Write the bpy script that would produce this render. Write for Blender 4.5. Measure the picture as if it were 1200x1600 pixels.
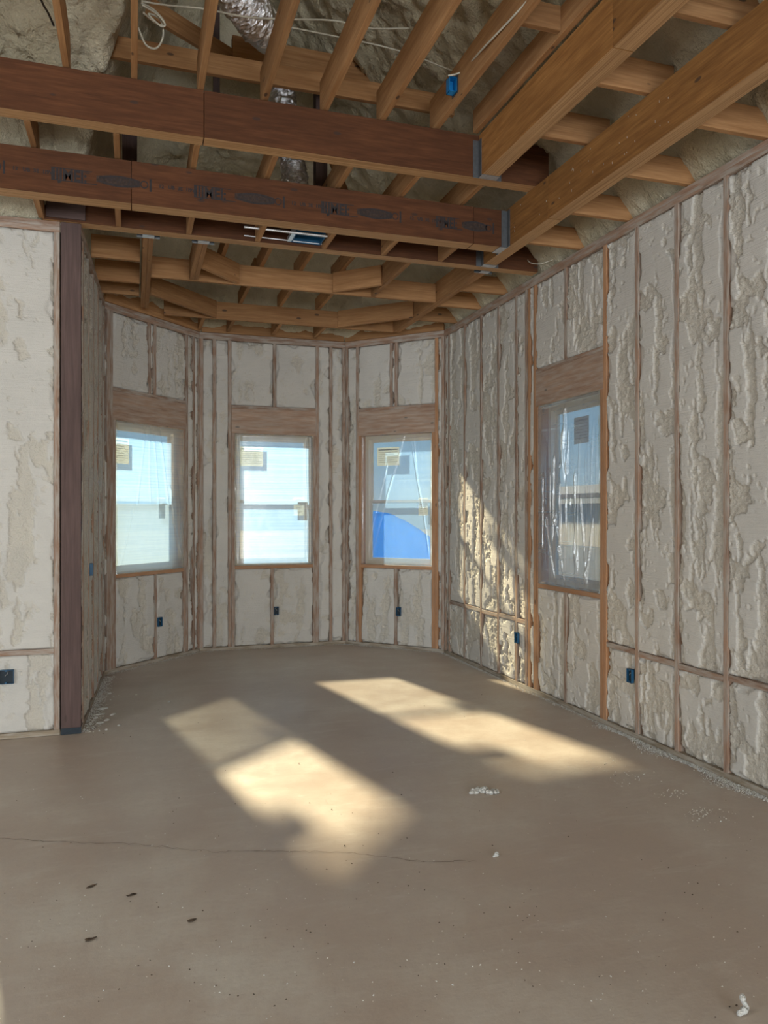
import bpy, bmesh, math, random
import numpy as np
from mathutils import Vector, Matrix

for o in list(bpy.data.objects):
    bpy.data.objects.remove(o)
S = bpy.context.scene
COL = S.collection

# ------------------------------------------------------------------ camera
FPX = 1205.0
YAW = math.atan(391 / FPX)
cam_d = bpy.data.cameras.new('camera')
cam_d.sensor_fit = 'AUTO'
cam_d.sensor_width = 36.0
cam_d.lens = 36.0 * FPX / 1600.0
cam_d.shift_y = 3.0 / 1600.0
cam_d.clip_start = 0.05
cam = bpy.data.objects.new('camera', cam_d)
COL.objects.link(cam)
cam.location = (0, 0, 1.58)
cam.rotation_euler = (math.pi / 2, 0, -YAW)
S.camera = cam

# ------------------------------------------------------------------ view
S.view_settings.view_transform = 'Standard'
S.view_settings.look = 'None'
S.view_settings.gamma = 1.0
S.view_settings.use_curve_mapping = False
S.view_settings.exposure = 0.28
S.cycles.max_bounces = 10
S.cycles.diffuse_bounces = 6
S.cycles.transparent_max_bounces = 16
S.cycles.caustics_reflective = False
S.cycles.caustics_refractive = False
S.cycles.sample_clamp_indirect = 6.0

# ------------------------------------------------------------------ sky
SUN_TRAVEL = Vector((0.20, -1.0, -0.49)).normalized()
world = bpy.data.worlds.new('sky')
S.world = world
world.use_nodes = True
wn = world.node_tree
wn.nodes.clear()
wo = wn.nodes.new('ShaderNodeOutputWorld')
wb = wn.nodes.new('ShaderNodeBackground')
tcw = wn.nodes.new('ShaderNodeTexCoord')
sep = wn.nodes.new('ShaderNodeSeparateXYZ')
wn.links.new(tcw.outputs['Generated'], sep.inputs[0])
rp = wn.nodes.new('ShaderNodeValToRGB')          # clear sky: pale at the horizon, deep blue overhead
for e_, (p_, c_) in zip([rp.color_ramp.elements[0], rp.color_ramp.elements[1], rp.color_ramp.elements.new(0.12), rp.color_ramp.elements.new(0.35)],
                        ((0.0, (0.50, 0.66, 0.86)), (1.0, (0.05, 0.17, 0.52)), (0.10, (0.30, 0.55, 0.92)), (0.35, (0.12, 0.34, 0.82)))):
    e_.position = p_
    e_.color = (*c_, 1)
wn.links.new(sep.outputs['Z'], rp.inputs[0])
wn.links.new(rp.outputs[0], wb.inputs['Color'])
wb.inputs['Strength'].default_value = 0.95
wn.links.new(wb.outputs[0], wo.inputs['Surface'])

# ------------------------------------------------------------------ sun and added fill lamps
sd = bpy.data.lights.new('sun', 'SUN')
sd.energy = 25.0
sd.color = (1.0, 0.88, 0.72)
sd.angle = math.radians(2.3)
so = bpy.data.objects.new('sun', sd)
COL.objects.link(so)
so.rotation_euler = SUN_TRAVEL.to_track_quat('-Z', 'Y').to_euler()
so.location = (-2, 14, 9)


def area(name, loc, direction, sx, sy, power, col):
    d = bpy.data.lights.new(name, 'AREA')
    d.shape = 'RECTANGLE'
    d.size = sx
    d.size_y = sy
    d.energy = power
    d.color = col
    o = bpy.data.objects.new(name, d)
    COL.objects.link(o)
    o.location = loc
    o.rotation_euler = Vector(direction).to_track_quat('-Z', 'Z').to_euler()
    return o


# added fill lamps by the unseen left and rear walls, in place of daylight
area('fill_left', (-4.9, 0.6, 1.5), (1, 0.12, -0.03), 4.6, 2.1, 190, (0.84, 0.93, 1.0))
area('fill_rear', (0.4, -8.6, 1.5), (0, 1, 0.0), 6.0, 2.6, 700, (0.86, 0.94, 1.0))

# ------------------------------------------------------------------ noise helpers
_tab = {}


def vnoise(x, y, seed):
    if seed not in _tab:
        _tab[seed] = np.random.RandomState(seed % 100000).rand(256, 256)
    t = _tab[seed]
    xi = np.floor(x).astype(int)
    yi = np.floor(y).astype(int)
    fx = x - xi
    fy = y - yi
    fx = fx * fx * (3 - 2 * fx)
    fy = fy * fy * (3 - 2 * fy)
    a = t[xi & 255, yi & 255]
    b = t[(xi + 1) & 255, yi & 255]
    c = t[xi & 255, (yi + 1) & 255]
    d = t[(xi + 1) & 255, (yi + 1) & 255]
    return (a * (1 - fx) + b * fx) * (1 - fy) + (c * (1 - fx) + d * fx) * fy


def fbm(x, y, seed, octv=3):
    v = 0
    a = 0.5
    tot = 0
    for i in range(octv):
        v = v + a * vnoise(x * 2 ** i + 17.3 * i, y * 2 ** i + 5.1 * i, seed + i)
        tot += a
        a *= 0.5
    return v / tot


def sstep(a, b, x):
    t = np.clip((x - a) / (b - a), 0, 1)
    return t * t * (3 - 2 * t)


# ------------------------------------------------------------------ materials
def newmat(name):
    m = bpy.data.materials.new(name)
    m.use_nodes = True
    nt = m.node_tree
    nt.nodes.clear()
    out = nt.nodes.new('ShaderNodeOutputMaterial')
    return m, nt, out


def nd(nt, typ, **kw):
    n = nt.nodes.new(typ)
    for k, v in kw.items():
        if k in n.inputs:
            n.inputs[k].default_value = v
        else:
            setattr(n, k, v)
    return n


def mixc(nt, fac, a, b, blend='MIX'):
    n = nt.nodes.new('ShaderNodeMix')
    n.data_type = 'RGBA'
    n.blend_type = blend
    for sock, v in ((n.inputs[0], fac), (n.inputs[6], a), (n.inputs[7], b)):
        if hasattr(v, 'is_linked') or hasattr(v, 'links'):
            nt.links.new(v, sock)
        elif isinstance(v, (int, float)):
            sock.default_value = v
        else:
            sock.default_value = (*v, 1) if len(v) == 3 else v
    return n.outputs[2]


def ramp(nt, src, stops):
    n = nt.nodes.new('ShaderNodeValToRGB')
    cr = n.color_ramp
    while len(cr.elements) < len(stops):
        cr.elements.new(0.5)
    for e, (p, c) in zip(cr.elements, stops):
        e.position = p
        e.color = (*c, 1) if not isinstance(c, (int, float)) else (c, c, c, 1)
    nt.links.new(src, n.inputs[0])
    return n.outputs[0]


def mathn(nt, op, a, b=None):
    n = nt.nodes.new('ShaderNodeMath')
    n.operation = op
    for i, v in enumerate((a, b)):
        if v is None:
            continue
        if isinstance(v, (int, float)):
            n.inputs[i].default_value = v
        else:
            nt.links.new(v, n.inputs[i])
    return n.outputs[0]


def texco(nt, scale, offset_random=True, kind='Object'):
    tc = nt.nodes.new('ShaderNodeTexCoord')
    mp = nt.nodes.new('ShaderNodeMapping')
    mp.inputs['Scale'].default_value = scale
    nt.links.new(tc.outputs[kind], mp.inputs['Vector'])
    if offset_random:
        oi = nt.nodes.new('ShaderNodeObjectInfo')
        m = mathn(nt, 'MULTIPLY', oi.outputs['Random'], 37.0)
        cb = nt.nodes.new('ShaderNodeCombineXYZ')
        for i in range(3):
            nt.links.new(m, cb.inputs[i])
        nt.links.new(cb.outputs[0], mp.inputs['Location'])
    return mp.outputs[0]


def noise(nt, vec, scale, detail=4, rough=0.55):
    n = nd(nt, 'ShaderNodeTexNoise', Scale=scale, Detail=detail, Roughness=rough)
    nt.links.new(vec, n.inputs['Vector'])
    return n.outputs['Fac']


def finish(nt, out, color, rough=0.8, height=None, bdist=0.002, bstr=0.6, metallic=0.0, spec=0.3):
    p = nt.nodes.new('ShaderNodeBsdfPrincipled')
    for k, v in (('Base Color', color), ('Roughness', rough), ('Metallic', metallic), ('Specular IOR Level', spec)):
        if isinstance(v, (int, float)):
            p.inputs[k].default_value = v
        elif isinstance(v, tuple):
            p.inputs[k].default_value = (*v, 1)
        else:
            nt.links.new(v, p.inputs[k])
    if height is not None:
        b = nd(nt, 'ShaderNodeBump', Strength=bstr, Distance=bdist)
        nt.links.new(height, b.inputs['Height'])
        nt.links.new(b.outputs[0], p.inputs['Normal'])
    nt.links.new(p.outputs[0], out.inputs['Surface'])
    return p


def wood_mat(name, dark, light, knots=0.5, residue=0.0, rough=0.75, grain=1.0, resid_col=(0.50, 0.46, 0.40)):
    """local x runs along the piece"""
    m, nt, out = newmat(name)
    v = texco(nt, (0.9 * grain, 14, 14))
    g = noise(nt, v, 2.6, 5, 0.6)
    v2 = texco(nt, (3.0, 90, 90))
    g2 = noise(nt, v2, 1.6, 3)
    v3 = texco(nt, (1.2, 2.4, 2.4))
    blot = noise(nt, v3, 1.4, 3)
    c = ramp(nt, g, [(0.3, dark), (0.52, tuple((a + b) / 2 for a, b in zip(dark, light))), (0.72, light)])
    c = mixc(nt, ramp(nt, g2, [(0.35, 0.32), (0.6, 0.0)]), c, tuple(x * 0.55 for x in dark))
    c = mixc(nt, ramp(nt, blot, [(0.35, 0.35), (0.65, 0.0)]), c, tuple(x * 0.7 for x in dark))
    oi = nt.nodes.new('ShaderNodeObjectInfo')
    hs = nt.nodes.new('ShaderNodeHueSaturation')
    val = mathn(nt, 'ADD', mathn(nt, 'MULTIPLY', oi.outputs['Random'], 0.30), 0.86)
    nt.links.new(val, hs.inputs['Value'])
    nt.links.new(c, hs.inputs['Color'])
    c = hs.outputs[0]
    if knots:
        vk = nd(nt, 'ShaderNodeTexVoronoi', Scale=2.2)
        vk.inputs['Randomness'].default_value = 1.0
        nt.links.new(texco(nt, (1.5, 3.6, 3.6)), vk.inputs['Vector'])
        kf = ramp(nt, vk.outputs['Distance'], [(0.0, knots), (0.075, knots * 0.9), (0.10, 0.0)])
        c = mixc(nt, kf, c, (0.045, 0.03, 0.025))
    if residue:
        vr = texco(nt, (2.2, 16, 16))
        r = noise(nt, vr, 2.2, 4, 0.6)
        c = mixc(nt, ramp(nt, r, [(0.40, 0.0), (0.62, residue)]), c, resid_col)
    finish(nt, out, c, rough, g2, 0.0012, 0.5, spec=0.2)
    return m


M = {}
M['lvl_shaded'] = wood_mat('shaded laminated beam wood', (0.078, 0.029, 0.013), (0.145, 0.056, 0.023), knots=0.8, grain=1.6)  # redder wood, darkened further for the shade on the cross beams' faces
M['lvl'] = wood_mat('laminated beam wood', (0.23, 0.10, 0.03), (0.41, 0.195, 0.062), knots=0.8, grain=1.6)  # made lighter for the side light on the forward beams
M['lumber'] = wood_mat('framing lumber', (0.30, 0.145, 0.060), (0.48, 0.265, 0.12), knots=0.85)
M['stud'] = wood_mat('stud with foam residue', (0.27, 0.165, 0.115), (0.43, 0.275, 0.19), knots=0.5, residue=0.9, resid_col=(0.42, 0.37, 0.32))
M['clean_stud'] = wood_mat('clean stud', (0.38, 0.19, 0.095), (0.54, 0.30, 0.16), knots=0.7, residue=0.12)
M['header'] = wood_mat('header board', (0.33, 0.21, 0.15), (0.49, 0.335, 0.24), knots=0.9, residue=0.35)
M['plate'] = wood_mat('plate with foam dust', (0.24, 0.19, 0.13), (0.38, 0.30, 0.22), knots=0.3, residue=0.6)
M['post'] = wood_mat('dark post', (0.085, 0.055, 0.050), (0.135, 0.088, 0.078), knots=0.3)
M['sheathing'] = wood_mat('sheathing', (0.30, 0.22, 0.13), (0.42, 0.32, 0.20), knots=0)

# laminated edge of the beams (visible plies)
m, nt, out = newmat('laminated beam edge')
v = texco(nt, (1.0, 170, 3))
g = noise(nt, v, 1.0, 2)
v2 = texco(nt, (4, 14, 14))
g2 = noise(nt, v2, 3, 3)
c = ramp(nt, g, [(0.35, (0.30, 0.16, 0.07)), (0.6, (0.52, 0.31, 0.15))])
c = mixc(nt, ramp(nt, g2, [(0.3, 0.35), (0.6, 0.0)]), c, (0.36, 0.19, 0.08))
finish(nt, out, c, 0.7, g, 0.001)
M['lvl_edge'] = m


def foam_mat(name, cut, skin, use_attr=True, scratch=True, bscale=1.0):
    m, nt, out = newmat(name)
    v = texco(nt, (1, 1, 1), False)
    n1 = noise(nt, v, 3.2, 5, 0.6)
    n2 = noise(nt, v, 60 * bscale, 4, 0.65)
    n3 = noise(nt, v, 260 * bscale, 2, 0.6)
    if use_attr:
        at = nt.nodes.new('ShaderNodeAttribute')
        at.attribute_name = 'rough'
        rf = at.outputs['Fac']
        c = mixc(nt, rf, cut, skin)
        h = mathn(nt, 'ADD', mathn(nt, 'MULTIPLY', n2, mathn(nt, 'ADD', mathn(nt, 'MULTIPLY', rf, 1.4), 0.25)), mathn(nt, 'MULTIPLY', n3, 0.35))
    else:
        c = mixc(nt, ramp(nt, noise(nt, v, 1.6, 3), [(0.4, 0.0), (0.6, 1.0)]), cut, skin)
        n4 = noise(nt, v, 14 * bscale, 4, 0.6)
        h = mathn(nt, 'ADD', mathn(nt, 'ADD', n2, mathn(nt, 'MULTIPLY', n4, 3.2)), mathn(nt, 'MULTIPLY', n3, 0.3))
    c = mixc(nt, ramp(nt, n1, [(0.38, 0.30), (0.62, 0.0)]), c, tuple(x * 0.78 for x in cut))
    if scratch:
        vs = texco(nt, (2.5, 2.5, 120), False)
        s = noise(nt, vs, 1.0, 3)
        h = mathn(nt, 'ADD', h, mathn(nt, 'MULTIPLY', s, 0.5))
    finish(nt, out, c, 0.75 if use_attr else 0.5, h, 0.010 if use_attr else 0.022, 0.9, spec=0.25 if use_attr else 0.45)
    return m


M['foam'] = foam_mat('trimmed spray foam', (0.63, 0.60, 0.55), (0.65, 0.60, 0.515))
M['roof_foam'] = foam_mat('untrimmed spray foam', (0.60, 0.53, 0.37), (0.70, 0.63, 0.47), use_attr=False, scratch=False)
M['scrap'] = foam_mat('foam scraps', (0.74, 0.73, 0.69), (0.78, 0.76, 0.70), use_attr=False, scratch=False)

# concrete
m, nt, out = newmat('concrete slab')
v = texco(nt, (1, 1, 1), False)
a = noise(nt, v, 0.55, 5, 0.6)
b = noise(nt, v, 2.1, 6, 0.65)
d = noise(nt, v, 34, 5, 0.7)
e = noise(nt, v, 300, 2)
vsw = texco(nt, (1.4, 6.0, 1), False)
f = noise(nt, vsw, 1.3, 5, 0.7)
c = ramp(nt, a, [(0.40, (0.44, 0.36, 0.30)), (0.52, (0.53, 0.465, 0.40)), (0.66, (0.58, 0.53, 0.465))])
c = mixc(nt, ramp(nt, b, [(0.40, 0.75), (0.60, 0.0)]), c, (0.45, 0.36, 0.295))
c = mixc(nt, ramp(nt, f, [(0.55, 0.0), (0.72, 0.35)]), c, (0.62, 0.58, 0.52))
c = mixc(nt, ramp(nt, d, [(0.30, 0.28), (0.5, 0.0)]), c, (0.37, 0.30, 0.25))
c = mixc(nt, ramp(nt, noise(nt, v, 5.5, 6, 0.75), [(0.58, 0.0), (0.7, 0.25)]), c, (0.62, 0.56, 0.48))
hh = mathn(nt, 'ADD', mathn(nt, 'MULTIPLY', d, 0.6), mathn(nt, 'ADD', mathn(nt, 'MULTIPLY', e, 0.2), mathn(nt, 'MULTIPLY', f, 1.6)))
finish(nt, out, c, ramp(nt, b, [(0.3, 0.36), (0.7, 0.55)]), hh, 0.003, 0.35, spec=0.55)
M['concrete'] = m


def plain(name, col, rough=0.6, metallic=0.0, var=0.12, bscale=40, bd=0.0006, spec=0.4):
    m, nt, out = newmat(name)
    v = texco(nt, (1, 1, 1))
    n = noise(nt, v, bscale, 4)
    c = mixc(nt, ramp(nt, n, [(0.3, 1.0), (0.7, 0.0)]), col, tuple(x * (1 - var * 2) for x in col))
    finish(nt, out, c, rough, n, bd, 0.4, metallic=metallic, spec=spec)
    return m


M['galv'] = plain('galvanised steel', (0.16, 0.17, 0.18), 0.5, 0.7)
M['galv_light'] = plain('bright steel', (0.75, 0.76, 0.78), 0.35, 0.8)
M['vinyl'] = plain('white vinyl', (0.72, 0.73, 0.73), 0.4, var=0.03)
M['blue'] = plain('blue plastic', (0.012, 0.09, 0.19), 0.45)
M['blue_bright'] = plain('bright blue plastic', (0.01, 0.22, 0.55), 0.4)
M['dark'] = plain('painted dark shade', (0.02, 0.03, 0.04), 0.7)  # shade put into the colour of box backs and the post's foot
m, nt, out = newmat('paper')
tl = nd(nt, 'ShaderNodeBsdfTranslucent', Color=(0.62, 0.68, 0.70, 1))
df = nd(nt, 'ShaderNodeBsdfDiffuse', Color=(0.85, 0.82, 0.68, 1))
mx = nd(nt, 'ShaderNodeMixShader', Fac=0.45)
nt.links.new(tl.outputs[0], mx.inputs[1])
nt.links.new(df.outputs[0], mx.inputs[2])
nt.links.new(mx.outputs[0], out.inputs['Surface'])
M['paper'] = m
m, nt, out = newmat('added dimming screen')  # added dimmer for the lower sashes
tr = nd(nt, 'ShaderNodeBsdfTransparent', Color=(0.85, 0.86, 0.87, 1))
nt.links.new(tr.outputs[0], out.inputs['Surface'])
M['screen'] = m
m, nt, out = newmat('added dimming film')  # added layer that weakens the sun through one lower sash
tr = nd(nt, 'ShaderNodeBsdfTransparent', Color=(0.9, 0.9, 0.9, 1))
tl = nd(nt, 'ShaderNodeBsdfTranslucent', Color=(0.36, 0.46, 0.55, 1))
mx = nd(nt, 'ShaderNodeMixShader', Fac=0.55)
nt.links.new(tr.outputs[0], mx.inputs[1])
nt.links.new(tl.outputs[0], mx.inputs[2])
nt.links.new(mx.outputs[0], out.inputs['Surface'])
M['dimming_film'] = m
M['ink'] = plain('ink', (0.035, 0.028, 0.028), 0.8, var=0.2)
M['ink_faded'] = plain('faded ink', (0.062, 0.036, 0.026), 0.8, var=0.3, bscale=60)
M['print'] = plain('printed lines', (0.30, 0.30, 0.29), 0.8)
M['cable'] = plain('cable jacket', (0.62, 0.58, 0.48), 0.5)
M['black_cable'] = plain('black cable', (0.02, 0.02, 0.022), 0.5)
M['dirt'] = plain('dirt clod', (0.11, 0.075, 0.05), 0.95, var=0.3, bd=0.002)
M['staple'] = plain('staple metal', (0.8, 0.78, 0.72), 0.35, 0.6)
M['ground'] = plain('bare earth', (0.048, 0.063, 0.085), 0.95, bscale=2, bd=0.01)
m, nt, out = newmat('blue tarp')
tl = nd(nt, 'ShaderNodeBsdfTranslucent', Color=(0.10, 0.50, 1.0, 1))
df = nd(nt, 'ShaderNodeBsdfDiffuse', Color=(0.04, 0.28, 0.85, 1))
mx = nd(nt, 'ShaderNodeMixShader', Fac=0.35)
bt = nd(nt, 'ShaderNodeBump', Strength=0.8, Distance=0.03)
nt.links.new(noise(nt, texco(nt, (1, 1, 1), False), 7, 4), bt.inputs['Height'])
nt.links.new(bt.outputs[0], tl.inputs['Normal'])
nt.links.new(tl.outputs[0], mx.inputs[1])
nt.links.new(df.outputs[0], mx.inputs[2])
nt.links.new(mx.outputs[0], out.inputs['Surface'])
M['tarp'] = m
M['siding'] = plain('pale siding', (0.55, 0.52, 0.46), 0.7)

# flexible duct foil
m, nt, out = newmat('duct foil')
v = texco(nt, (1, 1, 1), False)
n = noise(nt, v, 46, 5, 0.75)
n2 = noise(nt, v, 13, 3)
finish(nt, out, (0.80, 0.79, 0.80), 0.16, mathn(nt, 'ADD', n, n2), 0.008, 0.8, metallic=1.0)
M['foil'] = m

# window glass
m, nt, out = newmat('window glass')
tr = nd(nt, 'ShaderNodeBsdfTransparent', Color=(0.90, 0.95, 0.96, 1))
gl = nd(nt, 'ShaderNodeBsdfGlossy', Color=(1, 1, 1, 1), Roughness=0.02)
mx = nd(nt, 'ShaderNodeMixShader', Fac=0.07)
nt.links.new(tr.outputs[0], mx.inputs[1])
nt.links.new(gl.outputs[0], mx.inputs[2])
nt.links.new(mx.outputs[0], out.inputs['Surface'])
M['glass'] = m


def sheet_mat(name, haze, gloss=0.06):
    m, nt, out = newmat(name)
    tc = texco(nt, (1, 1, 1), False)
    # faint horizontal machine lines and cloudiness in the film
    v = texco(nt, (0.7, 0.7, 60), False)
    lines = noise(nt, v, 1.0, 3, 0.7)
    cloud = noise(nt, tc, 5, 5, 0.6)
    tr = nd(nt, 'ShaderNodeBsdfTransparent', Color=(1.0, 0.88, 0.68, 1))
    tl = nt.nodes.new('ShaderNodeBsdfTranslucent')
    col = mixc(nt, ramp(nt, lines, [(0.35, 1.0), (0.65, 0.0)]), (0.33, 0.50, 0.62), (0.20, 0.38, 0.58))
    nt.links.new(col, tl.inputs['Color'])
    df = nd(nt, 'ShaderNodeBsdfDiffuse', Color=(0.80, 0.86, 0.90, 1))
    gl = nd(nt, 'ShaderNodeBsdfGlossy', Color=(1, 1, 1, 1), Roughness=0.22)
    b = nd(nt, 'ShaderNodeBump', Strength=0.6, Distance=0.004)
    nt.links.new(mathn(nt, 'ADD', lines, cloud), b.inputs['Height'])
    for n_ in (tl, df, gl):
        nt.links.new(b.outputs[0], n_.inputs['Normal'])
    m1 = nd(nt, 'ShaderNodeMixShader', Fac=0.28)
    nt.links.new(tl.outputs[0], m1.inputs[1])
    nt.links.new(df.outputs[0], m1.inputs[2])
    m2 = nt.nodes.new('ShaderNodeMixShader')
    hz = mathn(nt, 'ADD', haze, mathn(nt, 'MULTIPLY', cloud, 0.08))
    nt.links.new(hz, m2.inputs[0])
    nt.links.new(tr.outputs[0], m2.inputs[1])
    nt.links.new(m1.outputs[0], m2.inputs[2])
    m3 = nd(nt, 'ShaderNodeMixShader', Fac=gloss)
    nt.links.new(m2.outputs[0], m3.inputs[1])
    nt.links.new(gl.outputs[0], m3.inputs[2])
    nt.links.new(m3.outputs[0], out.inputs['Surface'])
    return m


M['sheet'] = sheet_mat('clear polythene film', 0.36)
M['sheet_clear'] = sheet_mat('thin polythene film', 0.27)
M['sheet_crumpled'] = sheet_mat('crumpled polythene film', 0.36, 0.16)


# ------------------------------------------------------------------ object helpers
def link(name, me, mat, parent=None, mats=None, smooth=False):
    o = bpy.data.objects.new(name, me)
    COL.objects.link(o)
    for mm in (mats or [mat]):
        me.materials.append(mm)
    if parent is not None:
        o.parent = parent
        o.matrix_parent_inverse = Matrix.Translation(-parent.location)
    if smooth:
        me.polygons.foreach_set('use_smooth', [True] * len(me.polygons))
    return o


def thing(name, label, cat, loc=(0, 0, 0), group=None):
    o = bpy.data.objects.new(name, None)
    o.empty_display_size = 0.1
    COL.objects.link(o)
    o.location = loc
    o['label'] = label
    o['category'] = cat
    if group:
        o['group'] = group
    return o


def struct(name):
    o = bpy.data.objects.new(name, None)
    COL.objects.link(o)
    o['kind'] = 'structure'
    return o


def tagm(o, label, cat, group=None):
    o['label'] = label
    o['category'] = cat
    if group:
        o['group'] = group
    return o


def mesh_bm(bm, name='mesh'):
    me = bpy.data.meshes.new(name)
    bm.to_mesh(me)
    bm.free()
    return me


def board(name, a, b, w, h, mat, parent=None, side=None, bev=0.002, bottom_mat=None, center='bottom'):
    """a,b: ends of the centre line. side: unit vector of the width direction; third axis is the height.
    center='bottom': the line runs along the middle of the bottom face; 'mid': along the axis."""
    a = Vector(a)
    b = Vector(b)
    ax = (b - a)
    L = ax.length
    ax.normalize()
    if side is None:
        side = Vector((0, 0, 1)).cross(ax)
        if side.length < 1e-4:
            side = Vector((1, 0, 0))
    side = Vector(side).normalized()
    up = ax.cross(side).normalized()
    if up.z < -1e-6:
        up = -up
        side = -side
    bm = bmesh.new()
    z0 = 0 if center == 'bottom' else -h / 2
    vs = [bm.verts.new((x, y, z)) for x in (-L / 2, L / 2) for y in (-w / 2, w / 2) for z in (z0, z0 + h)]
    for f in ((0, 1, 3, 2), (4, 6, 7, 5), (0, 4, 5, 1), (2, 3, 7, 6), (0, 2, 6, 4), (1, 5, 7, 3)):
        bm.faces.new([vs[i] for i in f])
    bmesh.ops.recalc_face_normals(bm, faces=bm.faces[:])
    if bev:
        bmesh.ops.bevel(bm, geom=bm.edges[:], offset=bev, segments=1, affect='EDGES')
    if bottom_mat is not None:
        for f in bm.faces:
            if abs(f.normal.z) > 0.9:
                f.material_index = 1
    me = mesh_bm(bm, name)
    mid = (a + b) / 2
    mw = Matrix((( ax.x, side.x, up.x, mid.x), (ax.y, side.y, up.y, mid.y), (ax.z, side.z, up.z, mid.z), (0, 0, 0, 1)))
    o = bpy.data.objects.new(name, me)
    COL.objects.link(o)
    me.materials.append(mat)
    if bottom_mat is not None:
        me.materials.append(bottom_mat)
    if parent is not None:
        o.parent = parent
        o.matrix_parent_inverse = Matrix.Translation(-parent.location)
    o.matrix_basis = mw
    return o


def boxes_mesh(boxes, frame=None):
    """boxes: list of (s0,s1,z0,z1,d0,d1) in a wall frame, or world boxes if frame None (x0,x1,y0,y1,z0,z1)"""
    bm = bmesh.new()
    for bx in boxes:
        if frame is None:
            x0, x1, y0, y1, z0, z1 = bx
            pts = [(x, y, z) for x in (x0, x1) for y in (y0, y1) for z in (z0, z1)]
        else:
            s0, s1, z0, z1, d0, d1 = bx
            pts = [frame.pt(s, z, d) for s in (s0, s1) for d in (d0, d1) for z in (z0, z1)]
        vs = [bm.verts.new(p) for p in pts]
        fs = [bm.faces.new([vs[i] for i in f]) for f in ((0, 1, 3, 2), (4, 6, 7, 5), (0, 4, 5, 1), (2, 3, 7, 6), (0, 2, 6, 4), (1, 5, 7, 3))]
        bmesh.ops.recalc_face_normals(bm, faces=fs)
    return bm


def tube_mesh(pts, r, seg=8, closed_ends=True, radii=None):
    bm = bmesh.new()
    pts = [Vector(p) for p in pts]
    rings = []
    up = Vector((0, 0, 1))
    prev = None
    for i, p in enumerate(pts):
        t = (pts[min(i + 1, len(pts) - 1)] - pts[max(i - 1, 0)]).normalized()
        n = prev if prev is not None else (up if abs(t.z) < 0.9 else Vector((1, 0, 0)))
        n = (n - t * n.dot(t)).normalized()
        prev = n
        bn = t.cross(n)
        rr = radii[i] if radii else r
        rings.append([bm.verts.new(p + (n * math.cos(k * 2 * math.pi / seg) + bn * math.sin(k * 2 * math.pi / seg)) * rr) for k in range(seg)])
    for a, b in zip(rings[:-1], rings[1:]):
        for k in range(seg):
            bm.faces.new((a[k], a[(k + 1) % seg], b[(k + 1) % seg], b[k]))
    if closed_ends:
        bm.faces.new(rings[0][::-1])
        bm.faces.new(rings[-1])
    return bm


def smooth_path(pts, n=8):
    pts = [Vector(p) for p in pts]
    out = []
    for i in range(len(pts) - 1):
        p0 = pts[max(i - 1, 0)]
        p1 = pts[i]
        p2 = pts[i + 1]
        p3 = pts[min(i + 2, len(pts) - 1)]
        for k in range(n):
            t = k / n
            out.append(0.5 * ((2 * p1) + (p2 - p0) * t + (2 * p0 - 5 * p1 + 4 * p2 - p3) * t * t + (3 * p1 - p0 - 3 * p2 + p3) * t ** 3))
    out.append(pts[-1])
    return out


def grid_mesh(P, rough=None, name='grid'):
    """P: (n,m,3) array"""
    n, m_, _ = P.shape
    me = bpy.data.meshes.new(name)
    me.vertices.add(n * m_)
    me.vertices.foreach_set('co', P.reshape(-1).astype(np.float32))
    idx = np.arange(n * m_).reshape(n, m_)
    q = np.stack([idx[:-1, :-1], idx[1:, :-1], idx[1:, 1:], idx[:-1, 1:]], -1).reshape(-1)
    nf = (n - 1) * (m_ - 1)
    me.loops.add(nf * 4)
    me.loops.foreach_set('vertex_index', q.astype(np.int32))
    me.polygons.add(nf)
    me.polygons.foreach_set('loop_start', (np.arange(nf) * 4).astype(np.int32))
    me.polygons.foreach_set('loop_total', np.full(nf, 4, np.int32))
    me.polygons.foreach_set('use_smooth', np.ones(nf, bool))
    me.update(calc_edges=True)
    if rough is not None:
        at = me.attributes.new('rough', 'FLOAT', 'POINT')
        at.data.foreach_set('value', rough.reshape(-1).astype(np.float32))
    me.validate()
    return me


class Frame:
    def __init__(self, p, q, inward):
        self.p = Vector((p[0], p[1], 0))
        d = Vector((q[0] - p[0], q[1] - p[1], 0))
        self.L = d.length
        self.a = d.normalized()
        self.n = Vector((inward[0], inward[1], 0))
        self.n = (self.n - self.a * self.n.dot(self.a)).normalized()

    def pt(self, s, z, d=0.0):
        v = self.p + self.a * s + self.n * d
        return Vector((v.x, v.y, z))


TOP = 3.67          # underside of the ceiling framing / top of the double plate
PLT = 3.594         # underside of the double plate
SILL, HEAD, HTOP = 0.975, 2.52, 2.808
DEPTH = 0.14
_seed = [100]
fr_fine = []


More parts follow.
